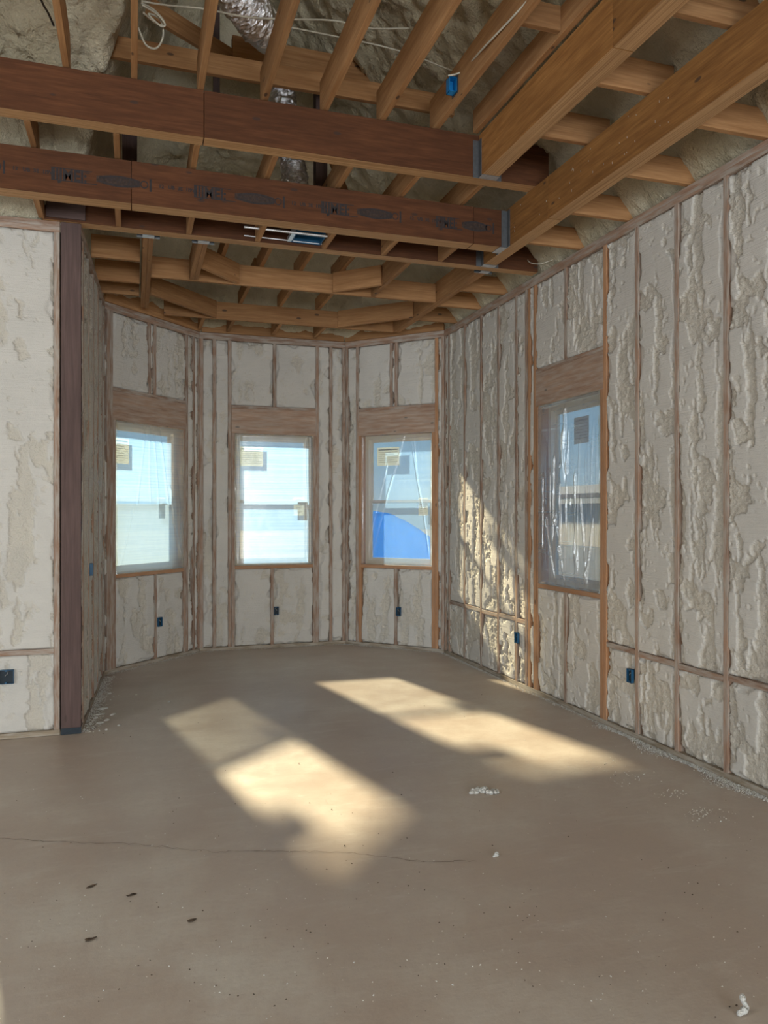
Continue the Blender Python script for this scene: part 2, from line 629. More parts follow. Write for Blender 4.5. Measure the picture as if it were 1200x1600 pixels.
def foam_panel(fr, s0, s1, z0, z1, parent, rough=0.5, res=0.011, seed=None, amp=1.0):
    res = res * (0.72 if len(fr_fine) and fr is fr_fine[0] else 0.82)
    if s1 - s0 < 0.012 or z1 - z0 < 0.03:
        return
    _seed[0] += 7
    sd_ = seed or _seed[0]
    ns = max(5, int((s1 - s0) / res) + 1)
    nz = max(6, int((z1 - z0) / res) + 1)
    s = np.concatenate([[s0], np.linspace(s0 + 0.0015, s1 - 0.0015, ns - 2), [s1]])
    z = np.concatenate([[z0], np.linspace(z0 + 0.0015, z1 - 0.0015, nz - 2), [z1]])
    SS, ZZ = np.meshgrid(s, z, indexing='ij')
    warp = 0.05 * (fbm(SS / 0.06, ZZ / 0.05, sd_ + 2, 2) - 0.5)
    big = fbm((SS + warp) / 0.085 + sd_ * 0.37, (ZZ + 1.5 * warp) / 0.62 + sd_ * 0.11, sd_, 4)
    thr = 0.675 - 0.15 * rough
    mk = sstep(thr, thr + 0.022, big)
    low = sstep(0.62, 0.5, ZZ) * 0.05
    mk = np.maximum(mk, sstep(thr + 0.035, thr + 0.06, fbm((SS + warp) / 0.14, (ZZ + warp) / 0.17, sd_ + 3, 3) + low))
    pits = sstep(0.74, 0.80, fbm(SS / 0.04, ZZ / 0.05, sd_ + 11, 2))
    near = sstep(0.02, 0.30, big - thr + 0.22)          # knobs also nibble the cut face around the hollows
    bub = 1 - np.abs(2 * vnoise(SS / 0.017, ZZ / 0.016, sd_ + 21) - 1)
    bub2 = 1 - np.abs(2 * vnoise(SS / 0.050 + 4, ZZ / 0.042, sd_ + 22) - 1)
    dep = 0.008 + 0.020 * fbm(SS / 0.08, ZZ / 0.25, sd_ + 31, 2)
    d = -mk * dep + mk * (0.014 * (bub - 0.5) + 0.009 * (bub2 - 0.5))
    d += (1 - mk) * (0.0012 * (fbm(SS / 0.05, ZZ / 0.02, sd_ + 41, 2) - 0.5) + 0.0025 * (fbm(SS / 0.3, ZZ / 0.5, sd_ + 42, 2) - 0.6) - 0.004 * near * sstep(0.55, 0.75, bub))
    d -= pits * 0.006
    # ragged edges where the foam pulls away from the studs
    for edge, dist in ((0, SS - s0), (1, s1 - SS)):
        en = fbm(ZZ / 0.22 + 50 * edge, np.zeros_like(ZZ) + sd_ * 0.7, sd_ + 51 + edge, 3)
        w = np.clip(en - 0.55, 0, 1) * 0.20
        g = sstep(w + 0.006, w - 0.003, dist) * sstep(0.53, 0.57, en)
        d -= g * 0.028
    for edge, dist in ((0, ZZ - z0), (1, z1 - ZZ)):
        en = fbm(SS / 0.12 + 50 * edge, np.zeros_like(ZZ) + sd_ * 0.3, sd_ + 61 + edge, 3)
        w = np.clip(en - 0.5, 0, 1) * 0.12
        d -= sstep(w + 0.010, w - 0.004, dist) * 0.028
    d = d * amp - 0.002
    d[0, :] = d[-1, :] = -0.06
    d[:, 0] = d[:, -1] = -0.06
    p, a, n = fr.p, fr.a, fr.n
    P = np.empty((ns, nz, 3))
    P[..., 0] = p.x + a.x * SS + n.x * d
    P[..., 1] = p.y + a.y * SS + n.y * d
    P[..., 2] = ZZ
    me = grid_mesh(P, np.clip(mk + pits * 0.6, 0, 1), 'foam_panel')
    return link('foam_panel', me, M['foam'], parent)


def vstud(fr, sc, z0, z1, parent, w=0.038, mat='stud', name='stud', d1=0.0):
    a = fr.pt(sc, z0, d1 - DEPTH / 2)
    b = fr.pt(sc, z1, d1 - DEPTH / 2)
    return board(name, a, b, w, DEPTH, M[mat], parent, side=fr.a, center='mid')


def hboard(fr, s0, s1, z0, z1, parent, name, mat='stud', d0=-DEPTH, d1=0.0):
    a = fr.pt(s0, z0, (d0 + d1) / 2)
    b = fr.pt(s1, z0, (d0 + d1) / 2)
    return board(name, a, b, d1 - d0, z1 - z0, M[mat], parent, side=fr.n)


def build_wall(name, fr, L, studs, win=None, crip_lo=(), crip_hi=(), block=None, rough=0.5, s_start=0.0,
               clean=(), res=0.013, block_skip=(), ext=0.12, ext0=None, amp=1.0):
    ext0 = ext if ext0 is None else ext0
    """studs: list of centres of the full-height members; win=(o0,o1) opening"""
    w = struct(name)
    # sheathing behind the studs, in slabs around the opening
    if win:
        o0, o1 = win
        bx = [(s_start - ext0, o0, 0, TOP, -0.165, -DEPTH), (o1, L + ext, 0, TOP, -0.165, -DEPTH),
              (o0, o1, 0, SILL, -0.165, -DEPTH), (o0, o1, HEAD, TOP, -0.165, -DEPTH)]
    else:
        bx = [(s_start - ext0, L + ext, 0, TOP, -0.165, -DEPTH)]
    sh = link('sheathing', mesh_bm(boxes_mesh(bx, fr)), M['sheathing'], w)
    hboard(fr, s_start, L, 0.0, 0.038, w, 'sill_plate', 'plate')
    hboard(fr, s_start, L, PLT, PLT + 0.038, w, 'top_plate', 'stud')
    hboard(fr, s_start, L, PLT + 0.038, TOP - 0.001, w, 'top_plate', 'stud')
    mem = sorted(studs)
    for i, sc in enumerate(mem):
        vstud(fr, sc, 0.038, PLT, w, mat='clean_stud' if i in clean else 'stud')
    if win:
        o0, o1 = win
        vstud(fr, o0 - 0.019, 0.038, HEAD, w, name='jack_stud', mat='clean_stud' if 'jl' in clean else 'stud')
        vstud(fr, o1 + 0.019, 0.038, HEAD, w, name='jack_stud', mat='clean_stud' if 'jr' in clean else 'stud')
        hboard(fr, o0 - 0.038, o1 + 0.038, HEAD, HTOP, w, 'window_header', 'header')
        hboard(fr, o0 - 0.038, o1 + 0.038, HTOP, HTOP + 0.038, w, 'header_plate', 'stud')
        hboard(fr, o0, o1, SILL - 0.038, SILL, w, 'rough_sill', 'clean_stud')
        for c in crip_lo:
            vstud(fr, c, 0.038, SILL - 0.038, w, name='cripple_stud')
        for c in crip_hi:
            vstud(fr, c, HTOP + 0.038, PLT, w, name='cripple_stud')
    h = 0.019
    edges = [s_start - h] + mem + [L + h]
    for a, b in zip(edges[:-1], edges[1:]):
        p0, p1 = a + h, b - h
        if p1 - p0 < 0.015:
            continue
        if win and p0 < (win[0] + win[1]) / 2 < p1:
            o0, o1 = win
            lo = [o0 + 0] + [x for c in crip_lo for x in (c - h, c + h)] + [o1]
            for i in range(0, len(lo), 2):
                foam_panel(fr, lo[i], lo[i + 1], 0.038, SILL - 0.038, w, rough, res, amp=amp)
            hi = [p0] + [x for c in crip_hi for x in (c - h, c + h)] + [p1]
            for i in range(0, len(hi), 2):
                foam_panel(fr, hi[i], hi[i + 1], HTOP + 0.038, PLT, w, rough, res, amp=amp)
            if o0 - 0.038 - p0 > 0.015:
                foam_panel(fr, p0, o0 - 0.038, 0.038, HTOP, w, rough, res, amp=amp)
            if p1 - (o1 + 0.038) > 0.015:
                foam_panel(fr, o1 + 0.038, p1, 0.038, HTOP, w, rough, res, amp=amp)
            continue
        if block and (p1 - p0) > 0.13 and not any(p0 < k < p1 for k in block_skip):
            zb = block + random.uniform(-0.008, 0.008)
            hboard(fr, p0, p1, zb - 0.019, zb + 0.019, w, 'blocking', 'stud', d1=-0.001)
            foam_panel(fr, p0, p1, 0.038, zb - 0.019, w, min(1, rough + 0.15), res, amp=amp)
            foam_panel(fr, p0, p1, zb + 0.019, PLT, w, rough, res, amp=amp)
        else:
            foam_panel(fr, p0, p1, 0.038, PLT, w, rough, res, amp=amp)
    return w


random.seed(5)
# ------------------------------------------------------------------ floor
P0 = (-0.27, 8.05)
P1 = (0.72, 9.07)
P2 = (2.45, 9.07)
P3 = (3.355, 8.13)
LW = (-0.36, 5.96)

xs = np.linspace(-5.6, 3.6, 150)
ys = np.linspace(-9.1, 9.4, 280)
XX, YY = np.meshgrid(xs, ys, indexing='ij')
ZF = 0.004 * (fbm(XX / 1.3, YY / 1.3, 900, 3) - 0.5)
ZF = ZF - ZF.max()
floor = link('floor', grid_mesh(np.stack([XX, YY, ZF], -1)), M['concrete'])
floor['kind'] = 'structure'


def flz(x, y):
    return 0.0


# hairline crack across the slab, drawn as a thin dark ribbon
rng = random.Random(3)
cp = [(-0.75, 4.22), (-0.35, 4.02), (0.0, 3.88), (0.35, 3.68), (0.62, 3.60), (0.95, 3.48), (1.25, 3.28), (1.5, 3.2)]
path = []
for (xa, ya), (xb, yb) in zip(cp[:-1], cp[1:]):
    for k in range(14):
        t = k / 14
        path.append((xa + (xb - xa) * t + rng.uniform(-.006, .006), ya + (yb - ya) * t + rng.uniform(-.010, .010)))
bm = bmesh.new()
pr = None
for i, (x, y) in enumerate(path):
    w_ = rng.uniform(0.0006, 0.0022)
    a_ = bm.verts.new((x, y - w_, 0.0006))
    b_ = bm.verts.new((x, y + w_, 0.0006))
    if pr:
        bm.faces.new((pr[0], a_, b_, pr[1]))
    pr = (a_, b_)
link('floor_crack', mesh_bm(bm), plain('dark crack line', (0.16, 0.12, 0.09), 0.95), floor)

# ------------------------------------------------------------------ walls in view
fR = Frame((3.355, 0), (3.355, 8.13), (-1, 0))
fr_fine.append(fR)
build_wall('wall_right', fR, 8.13,
           [1.69, 2.10, 2.50, 2.91, 3.32, 3.745, 4.185, 4.60, 4.985, 6.047, 6.150, 6.204, 6.395, 6.765, 7.155, 7.565, 7.99, 8.10],
           win=(5.045, 5.99), crip_lo=(5.54,), crip_hi=(5.54,), block=0.60, rough=0.62, s_start=0.9,
           clean=(8, 9, 10, 'jl', 'jr'), res=0.0125, amp=0.72)
fBR = Frame(P2, P3, (-1, -1))
build_wall('wall_back_right', fBR, fBR.L, [0.02, 0.165, 1.210, 1.29], win=(0.222, 1.152), crip_lo=(0.685,),
           crip_hi=(0.625, 0.69), rough=0.32, clean=(2, 'jr', 'jl'), res=0.014)
fBC = Frame(P1, P2, (0, -1))
build_wall('wall_back', fBC, fBC.L, [0.02, 0.165, 0.340, 1.378, 1.548, 1.71], win=(0.399, 1.325), crip_lo=(0.835,),
           crip_hi=(0.865,), rough=0.22, res=0.014)
fBL = Frame(P0, P1, (1, -1))
build_wall('wall_back_left', fBL, fBL.L, [0.048, 0.088, 1.207, 1.325, 1.415], win=(0.145, 1.150), crip_lo=(0.71,),
           crip_hi=(0.62, 0.70), rough=0.45, res=0.014)
fL = Frame(LW, P0, (1, 0))
build_wall('wall_left', fL, fL.L, [0.16, 0.56, 0.97, 1.38, 1.79, 2.06], rough=0.75, res=0.014, ext0=-0.15)
fLF = Frame((-0.36, 5.96), (-5.6, 5.96), (0, -1))
build_wall('wall_left_front', fLF, 5.24, [0.163, 0.61, 1.66, 2.14, 2.54, 2.95, 3.36, 3.8, 4.2, 4.6, 5.0], win=(0.70, 1.60),
           crip_lo=(1.2,), crip_hi=(1.2,), block=0.60, rough=0.25, s_start=0.142, res=0.014, ext=0.0, amp=0.45)

# unseen walls that close the room (no openings; the added fill lamps stand inside)
wl = link('wall_far_left', mesh_bm(boxes_mesh([(-5.75, -5.6, -9.1, 6.1, 0, TOP)])), M['foam'])
wl['kind'] = 'structure'
wr = link('wall_rear', mesh_bm(boxes_mesh([(-5.75, 3.6, -9.25, -9.1, 0, 6.7)])), M['foam'])
wr['kind'] = 'structure'
we = link('wall_right_rear', mesh_bm(boxes_mesh([(3.355, 3.52, -9.1, 0.9, 0, TOP)])), M['foam'])
we['kind'] = 'structure'

# ------------------------------------------------------------------ roof foam (ceiling)
xs = np.concatenate([np.arange(-6.0, -1.5, 0.06), np.arange(-1.5, 3.7, 0.022)])
ys = np.concatenate([np.arange(-9.3, 1.5, 0.08), np.arange(1.5, 9.6, 0.022)])
XX, YY = np.meshgrid(xs, ys, indexing='ij')


def linedist(p, q, inw):
    d = np.array([q[0] - p[0], q[1] - p[1]])
    d /= np.hypot(*d)
    n = np.array([-d[1], d[0]])
    if n @ np.array(inw) < 0:
        n = -n
    return (XX - p[0]) * n[0] + (YY - p[1]) * n[1]


e_ = 0.06
dR = 3.355 + e_ - XX
bay = np.minimum.reduce([dR, 9.07 + e_ - YY, linedist(P2, P3, (-1, -1)) + e_, (linedist(P0, P1, (1, -1)) + e_) * 1.4, (XX + 0.36 + e_) * 3.0])
main = np.minimum(dR, 5.96 + e_ - YY)
main = np.minimum(main, XX + 5.75)
dist = np.maximum(bay, main)
lump = fbm(XX / 0.33, YY / 0.33, 700, 4) - 0.5
lump2 = fbm(XX / 0.10, YY / 0.10, 710, 3) - 0.5
dd = np.clip(dist + 0.10 * (fbm(XX / 0.22, YY / 0.22, 720, 3) - 0.5), 0, None)
dd = np.where(dist <= 0.0, 0, dd)
rope = 1 - np.abs(2 * fbm(XX / 0.055, YY / 0.085, 730, 2) - 1)
ZR = 3.668 + 1.15 * np.minimum(dd, 0.28) + 0.85 * np.clip(dd - 0.28, 0, None) + sstep(0.03, 0.25, dd) * (0.18 * lump + 0.11 * lump2 + 0.035 * (fbm(XX / 0.045, YY / 0.045, 740, 2) - 0.5))
ZR += np.where(dist > 0.0, 0.035 * (rope - 0.6) * sstep(0.02, 0.12, dd), 0)
ZR = np.where((YY > 5.98) & (dist > 0), np.minimum(ZR, 4.78 + 0.10 * (9.1 - YY) + 2.2 * np.clip(6.95 - YY, 0, None) + 0.22 * lump + 0.11 * lump2), ZR)
ZR = np.minimum(ZR, 6.3 + 0.2 * lump)
ceiling = link('ceiling', grid_mesh(np.stack([XX, YY, ZR], -1)), M['roof_foam'])
ceiling['kind'] = 'structure'

# ------------------------------------------------------------------ ceiling joists
JH = 0.184


def joist(a, b, z, h=JH, w=0.038, name='ceiling_joist', mat='lumber'):
    return board(name, (a[0], a[1], z), (b[0], b[1], z), w, h, M[mat], ceiling)


GX = [-0.62, -0.105, 0.392, 0.905, 1.426, 1.920, 2.414]
for x in GX:                                   # low joists between the stamped beam and the flush beam
    joist((x, 5.596), (x, 5.938), TOP + 0.002, 0.235)
for x in GX:                                   # joists above, from the upper beam over the flush beam
    joist((x, 5.135), (x, 6.30), 3.972, 0.184)
for x in (-0.39, 0.003, 0.406, 0.815, 1.221, 1.625, 2.022):
    joist((x, -4.0), (x, 5.12), 4.280, 0.235)
for x in (-0.80, -1.2, -1.6, -2.0):
    joist((x, -4.0), (x, 5.12), 4.280, 0.235)
joist((2.305, -1.6), (2.305, 5.0), 4.278, 0.16)
for y in (3.84, 2.4):
    joist((2.041, y), (2.286, y), 4.300, 0.14, name='joist_blocking')
for y in (2.46, 3.10, 3.74, 4.37):
    joist((2.472, y), (2.97, y), 3.984, 0.184)
for y in (2.15, 2.79, 3.44, 4.08, 4.71, 5.33, 6.66, 7.215, 7.82):
    joist((2.905, y), (3.43, y), TOP + 0.003, 0.16)
for y in (6.71, 7.35, 7.77):
    joist((-0.33, y), (0.05, y), TOP + 0.003, JH)
# bay framing
for x in (0.085, 0.1245):
    joist((x, 6.046), (x, 8.19 if x < 0.1 else 8.22), TOP + 0.002, 0.20)
for x in (0.490, 0.529):
    joist((x, 6.046), (x, 7.08), TOP + 0.002, 0.20)
joist((2.19, 6.046), (2.19, 7.095), TOP + 0.002, 0.20)
for x in (2.862, 2.901):
    joist((x, 6.046), (x, 8.42), TOP + 0.002, 0.20)
joist((0.145, 7.120), (2.842, 7.120), TOP + 0.002, 0.184, name='tray_board')
joist((0.300, 8.430), (2.842, 8.430), TOP + 0.002, 0.184, name='tray_board')
joist((0.55, 6.72), (0.90, 7.09), TOP + 0.004, 0.184, name='tray_board')
joist((1.80, 7.085), (2.16, 6.73), TOP + 0.004, 0.184, name='tray_board')
joist((0.145, 7.68), (0.83, 8.40), TOP + 0.004, 0.184, name='tray_board')
joist((2.19, 8.40), (2.842, 7.74), TOP + 0.004, 0.184, name='tray_board')
for x in (0.71, 1.03, 1.547, 2.05):
    joist((x, 8.45), (x, 8.98), TOP + 0.003, 0.14)
for x in (0.75, 1.12, 1.485, 1.855):
    joist((x, 6.05), (x, 7.35), 3.858, 0.14)
for x in (1.10, 1.53, 1.96):
    joist((x, 7.3), (x, 8.50), 3.858, 0.14)
for fr_, t0, t1 in ((fBL, 0.0, fBL.L), (fBC, 0.02, fBC.L - 0.02), (fBR, 0.0, fBR.L)):
    a_, b_ = fr_.pt(t0, 0, -0.005), fr_.pt(t1, 0, -0.005)
    joist((a_.x, a_.y), (b_.x, b_.y), TOP + 0.001, 0.19, name='rim_board')
# strongback, raised framing and posts up in the attic
joist((-3.0, 5.27), (2.25, 5.27), 4.520, 0.14, name='strongback')
joist((0.72, 6.02), (2.45, 6.02), 5.02, 0.235, w=0.076, name='attic_beam')
joist((0.05, 5.55), (0.72, 6.02), 5.02, 0.14, name='attic_beam')
for (x, y, w_) in ((-0.03, 6.38, 0.11), (1.52, 6.45, 0.10), (0.62, 6.2, 0.05)):
    board('attic_post', (x, y, 3.99 if y > 6.3 else 4.7), (x, y, 6.1), w_, w_, M['post'], ceiling, side=(1, 0, 0), center='mid')
board('attic_brace', (1.50, 6.1, 4.55), (1.72, 6.1, 4.02), 0.038, 0.06, M['lumber'], ceiling, side=(0, 1, 0), center='mid')

# ------------------------------------------------------------------ the big beams
def lvl(name, label, a, b, w, h, z, seams=(), mat='lvl'):
    t = thing(name, label, 'beam', ((a[0] + b[0]) / 2, (a[1] + b[1]) / 2, z))
    av, bv = Vector((a[0], a[1], z)), Vector((b[0], b[1], z))
    ax = (bv - av).normalized()
    L = (bv - av).length
    cuts = [0] + list(seams) + [L]
    for c0, c1 in zip(cuts[:-1], cuts[1:]):
        board('beam_length', av + ax * (c0 + 0.0015), av + ax * (c1 - 0.0015), w, h, M[mat], t, bottom_mat=M['lvl_edge'])
    return t


bA = lvl('ceiling_beam', 'upper dark laminated beam crossing nearest, carrying the joist row', (-4.2, 5.07), (2.90, 5.07), 0.115, 0.30, 3.972, seams=(4.2 + 0.425,), mat='lvl_shaded')
bB = lvl('ceiling_beam', 'lower laminated beam with black stamped print along its face', (-4.2, 5.526), (2.79, 5.526), 0.135, 0.286, TOP, seams=(4.2 - 0.115 + 0.10, 4.2 + 2.50), mat='lvl_shaded')
bC1 = lvl('ceiling_beam', 'orange laminated beam running forward, ending on the upper cross beam', (2.40, -4.0), (2.40, 5.008), 0.13, 0.30, 3.972, seams=(4.0 + 3.40,))
bC2 = lvl('ceiling_beam', 'longest orange laminated beam running beside the right wall', (2.845, -4.0), (2.845, 5.938), 0.115, 0.30, TOP, seams=(4.0 + 4.83,))
bD = lvl('ceiling_beam', 'flush dark beam over the bay entrance, resting on the left post', (-0.62, 5.992), (3.33, 5.992), 0.105, 0.286, TOP + 0.001, mat='lvl_shaded')
board('packer_board', (-0.59, 5.930, TOP + 0.015), (-0.33, 5.930, TOP + 0.015), 0.018, 0.15, M['post'], bD)


def hanger(parent, cx, y, z, w, h, d=0.05, axis='y'):
    """U shaped joist hanger holding the end of a member running along `axis`, its flanges on the carrying beam at y"""
    t = 0.004
    bx = []
    if axis == 'y':
        bx = [(cx - w / 2 - t, cx + w / 2 + t, y - d * 1.3, y, z - t, z),
              (cx - w / 2 - t, cx - w / 2, y - d, y, z, z + h), (cx + w / 2, cx + w / 2 + t, y - d, y, z, z + h),
              (cx - w / 2 - 0.045, cx - w / 2 - t, y - t, y, z - t, z + h), (cx + w / 2 + t, cx + w / 2 + 0.045, y - t, y, z - t, z + h)]
    else:
        bx = [(cx - d * 1.3, cx, y - w / 2 - t, y + w / 2 + t, z - t, z),
              (cx - d, cx, y - w / 2 - t, y - w / 2, z, z + h), (cx - d, cx, y + w / 2, y + w / 2 + t, z, z + h),
              (cx - t, cx, y - w / 2 - 0.05, y - w / 2 - t, z - t, z + h), (cx - t, cx, y + w / 2 + t, y + w / 2 + 0.05, z - t, z + h)]
    o = link('metal_hanger', mesh_bm(boxes_mesh(bx)), None, parent, mats=[M['galv']])
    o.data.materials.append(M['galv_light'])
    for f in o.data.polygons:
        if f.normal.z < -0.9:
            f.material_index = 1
    return o


hanger(bC1, 2.40, 5.012, 3.972, 0.13, 0.26)
hanger(bB, 2.787, 5.526, TOP, 0.135, 0.284, axis='x')
hanger(bC2, 2.845, 5.939, TOP, 0.115, 0.26)
hz = hanger(ceiling, 0.105, 6.10, TOP, 0.078, 0.16)
hanger(ceiling, 0.51, 6.10, TOP, 0.078, 0.16)
hanger(ceiling, 2.882, 6.10, TOP, 0.078, 0.16)


# black stamps printed on the face of the lower beam (worn, read upside down)
def text_mesh(body, size, extr=0.0003):
    cu = bpy.data.curves.new('txt', 'FONT')
    cu.body = body
    cu.size = size
    cu.extrude = extr
    cu.offset = size * 0.035
    cu.resolution_u = 2
    ob = bpy.data.objects.new('txt', cu)
    COL.objects.link(ob)
    bpy.context.view_layer.update()
    dg = bpy.context.evaluated_depsgraph_get()
    me = bpy.data.meshes.new_from_object(ob.evaluated_get(dg))
    bpy.data.objects.remove(ob)
    bpy.data.curves.remove(cu)
    return me


def stamp(x0, x1, z, full=True):
    """one inked stamp between x0 and x1 on the face of the beam"""
    yf = 5.4575
    bm = bmesh.new()
    W = x1 - x0
    rg = random.Random(int(x0 * 100))

    def rect(a0, a1, b0, b1):
        vs = [bm.verts.new((a0, yf, b0)), bm.verts.new((a1, yf, b0)), bm.verts.new((a1, yf, b1)), bm.verts.new((a0, yf, b1))]
        bm.faces.new(vs)
    H = 0.086
    rect(x0, x0 + 0.022, z - H / 2, z + H / 2)                       # left bar
    rect(x1 - 0.014, x1, z - H / 2, z + H / 2)                       # right bar
    bf = bmesh.new()
    for (a0, a1, b0, b1) in [(x0 + W * (0.44 + 0.44 * k / 22), x0 + W * (0.44 + 0.44 * (k + 1) / 22), z - H * (.25 + .2 * math.sin(math.pi * k / 22)), z + H * (.25 + .2 * math.sin(math.pi * k / 22))) for k in range(22)]:
        bf.faces.new([bf.verts.new(q) for q in ((a0, yf + 0.0003, b0), (a1, yf + 0.0003, b0), (a1, yf + 0.0003, b1), (a0, yf + 0.0003, b1))])
    link('printed_stamp', mesh_bm(bf), M['ink_faded'], bB)
    rect(x0 + 0.022, x0 + W * 0.45, z - H / 2, z - H / 2 + 0.006)
    rect(x0 + 0.022, x0 + W * 0.40, z + H / 2 - 0.005, z + H / 2)
    # smudged block, thicker in its middle
    n = 26
    for k in range(n):
        t0, t1 = k / n, (k + 1) / n
        a0 = x0 + W * (0.47 + 0.41 * t0)
        a1 = x0 + W * (0.47 + 0.41 * t1)
        hh = H * (0.20 + 0.22 * math.sin(math.pi * min(1, t0 * 1.05)))
        rect(a0, a1, z - hh, z - hh + 0.009 + rg.uniform(0, .006))
        rect(a0, a1, z + hh - 0.008 - rg.uniform(0, .008), z + hh)
        if rg.random() < 0.75:
            zz = z + rg.uniform(-0.35, 0.3) * hh
            rect(a0, a0 + (a1 - a0) * 0.55, zz - 0.007, zz + 0.009)
    # ring
    cx = x1 - 0.048
    for k in range(16):
        p = []
        for kk in (k, k + 1):
            an = kk * math.pi / 8
            p += [(cx + 0.027 * math.cos(an), z + 0.027 * math.sin(an)), (cx + 0.019 * math.cos(an), z + 0.019 * math.sin(an))]
        vs = [bm.verts.new((q[0], yf, q[1])) for q in (p[0], p[2], p[3], p[1])]
        bm.faces.new(vs)
    link('printed_stamp', mesh_bm(bm), M['ink'], bB)
    tm = text_mesh('IJMEI:', 0.100)
    tm.transform(Matrix.Translation((x0 + 0.026, yf - 0.0002, z - 0.034)) @ Matrix.Rotation(math.pi / 2, 4, 'X') @ Matrix.Diagonal((W * 0.42 / 0.31, 1, 1, 1)))
    link('printed_stamp', tm, M['ink'], bB)


def small_print(x0, z):
    tm = text_mesh('12   UB  3E  1I9W', 0.034)
    tm.transform(Matrix.Translation((x0, 5.4573, z - 0.012)) @ Matrix.Rotation(math.pi / 2, 4, 'X'))
    link('printed_stamp', tm, M['ink'], bB)


def onY(px, py, Y):
    u = (px - 600) / FPX
    v = (803 - py) / FPX
    c, s = math.cos(YAW), math.sin(YAW)
    t = Y / (c - u * s)
    return (u * c + s) * t, 1.58 + v * t


def onX(px, py, X):
    u = (px - 600) / FPX
    v = (803 - py) / FPX
    c, s = math.cos(YAW), math.sin(YAW)
    t = X / (u * c + s)
    return (c - u * s) * t, 1.58 + v * t


def onZ(px, py, Z):
    u = (px - 600) / FPX
    v = (803 - py) / FPX
    c, s = math.cos(YAW), math.sin(YAW)
    t = (Z - 1.58) / v
    return (u * c + s) * t, (c - u * s) * t


for (pa, pb, py) in (((-70), 8, 266), (80, 237, 285), (303, 445, 311), (502, 627, 336), (681, 772, 355)):
    xa, za = onY(pa, py, 5.4585)
    xb, zb = onY(pb, py, 5.4585)
    stamp(xa, xb, 3.805)
for px in (19, 248, 455, 640):
    xa, za = onY(px, 285, 5.4585)
    small_print(xa, 3.808)

# staples left in the beams
bm = bmesh.new()
rg = random.Random(8)
for k in range(34):
    y = rg.uniform(3.4, 5.6)
    z = rg.uniform(3.72, 3.94)
    h_ = rg.uniform(0.006, 0.016)
    t_ = 0.0012
    for bx in ((2.7855, 2.787, y - t_, y + t_, z, z + h_),):
        vs = [bm.verts.new((x, yy, zz)) for x in bx[:2] for yy in bx[2:4] for zz in bx[4:]]
        for f in ((0, 1, 3, 2), (4, 6, 7, 5), (0, 4, 5, 1), (2, 3, 7, 6), (0, 2, 6, 4), (1, 5, 7, 3)):
            bm.faces.new([vs[i] for i in f])
o = link('staples', mesh_bm(bm), M['staple'], bC2)
o['kind'] = 'stuff'

# ------------------------------------------------------------------ post at the bay entrance
pt = thing('wooden_post', 'dark brown square wooden post standing at the left bay corner', 'post', (-0.43, 6.025, 0))
board('shaft', (-0.4285, 6.023, 0.045), (-0.4285, 6.023, 3.668), 0.135, 0.135, M['post'], pt, side=(1, 0, 0), center='mid')
link('post_base', mesh_bm(boxes_mesh([(-0.497, -0.36, 5.954, 6.092, 0.0, 0.045)])), M['dark'], pt)['label'] = 'base block coloured as dark bluish shadow'  # shadow at the post's foot, put into the block's colour


# ------------------------------------------------------------------ windows
def build_window(n, fr, o0, o1, labels):
    w = struct('window_%d' % n)
    g = -0.150                                   # glass plane
    F = 0.045
    z0, z1 = SILL, HEAD
    zm = (z0 + z1) / 2 - 0.02
    fb = [(o0, o0 + F, z0, z1, g - 0.03, g + 0.045), (o1 - F, o1, z0, z1, g - 0.03, g + 0.045),
          (o0 + F, o1 - F, z0, z0 + F, g - 0.03, g + 0.045), (o0 + F, o1 - F, z1 - F, z1, g - 0.03, g + 0.045)]
    link('window_frame', mesh_bm(boxes_mesh(fb, fr)), M['vinyl'], w)
    r = 0.032
    for (a0, a1, dg) in ((z0 + F, zm + 0.02, 0.012), (zm - 0.02, z1 - F, -0.012)):
        s0, s1 = o0 + F, o1 - F
        sb = [(s0, s0 + r, a0, a1, g + dg - 0.011, g + dg + 0.011), (s1 - r, s1, a0, a1, g + dg - 0.011, g + dg + 0.011),
              (s0 + r, s1 - r, a0, a0 + r, g + dg - 0.011, g + dg + 0.011), (s0 + r, s1 - r, a1 - r, a1, g + dg - 0.011, g + dg + 0.011)]
        link('sash', mesh_bm(boxes_mesh(sb, fr)), M['vinyl'], w)
        link('pane', mesh_bm(boxes_mesh([(s0 + r, s1 - r, a0 + r, a1 - r, g + dg - 0.002, g + dg + 0.002)], fr)), M['glass'], w)
    if n == 1:
        link('dimming_film', mesh_bm(boxes_mesh([(o0 + F + 0.03, o1 - F - 0.03, z0 + F + 0.03, zm - 0.02, g + 0.0145, g + 0.0150)], fr)), M['dimming_film'], w)  # film added to dim the sun patch from this lower sash
    link('dimming_screen', mesh_bm(boxes_mesh([(o0 + F, o1 - F, z0 + F, zm, g - 0.022, g - 0.0215)], fr)), M['screen'], w)  # thin sheet added to dim the light through the lower sash
    for (s0, s1, a0, a1) in labels:
        d0 = g + 0.004 if a0 > zm else g + 0.016
        lb = link('paper_label', mesh_bm(boxes_mesh([(s0, s1, a0, a1, d0, d0 + 0.001)], fr)), M['paper'], w)
        lb['label'] = 'cream paper label stuck to the glass'
        bx = []
        z = a1 - 0.035
        k = 0
        while z > a0 + 0.02:
            bx.append((s0 + 0.02, s1 - 0.02 - (0.05 if k % 3 == 2 else 0), z, z + 0.0045 if k else z + 0.014, d0 + 0.001, d0 + 0.0014))
            z -= 0.024
            k += 1
        link('label_print', mesh_bm(boxes_mesh(bx, fr)), M['print'], lb)
    return w


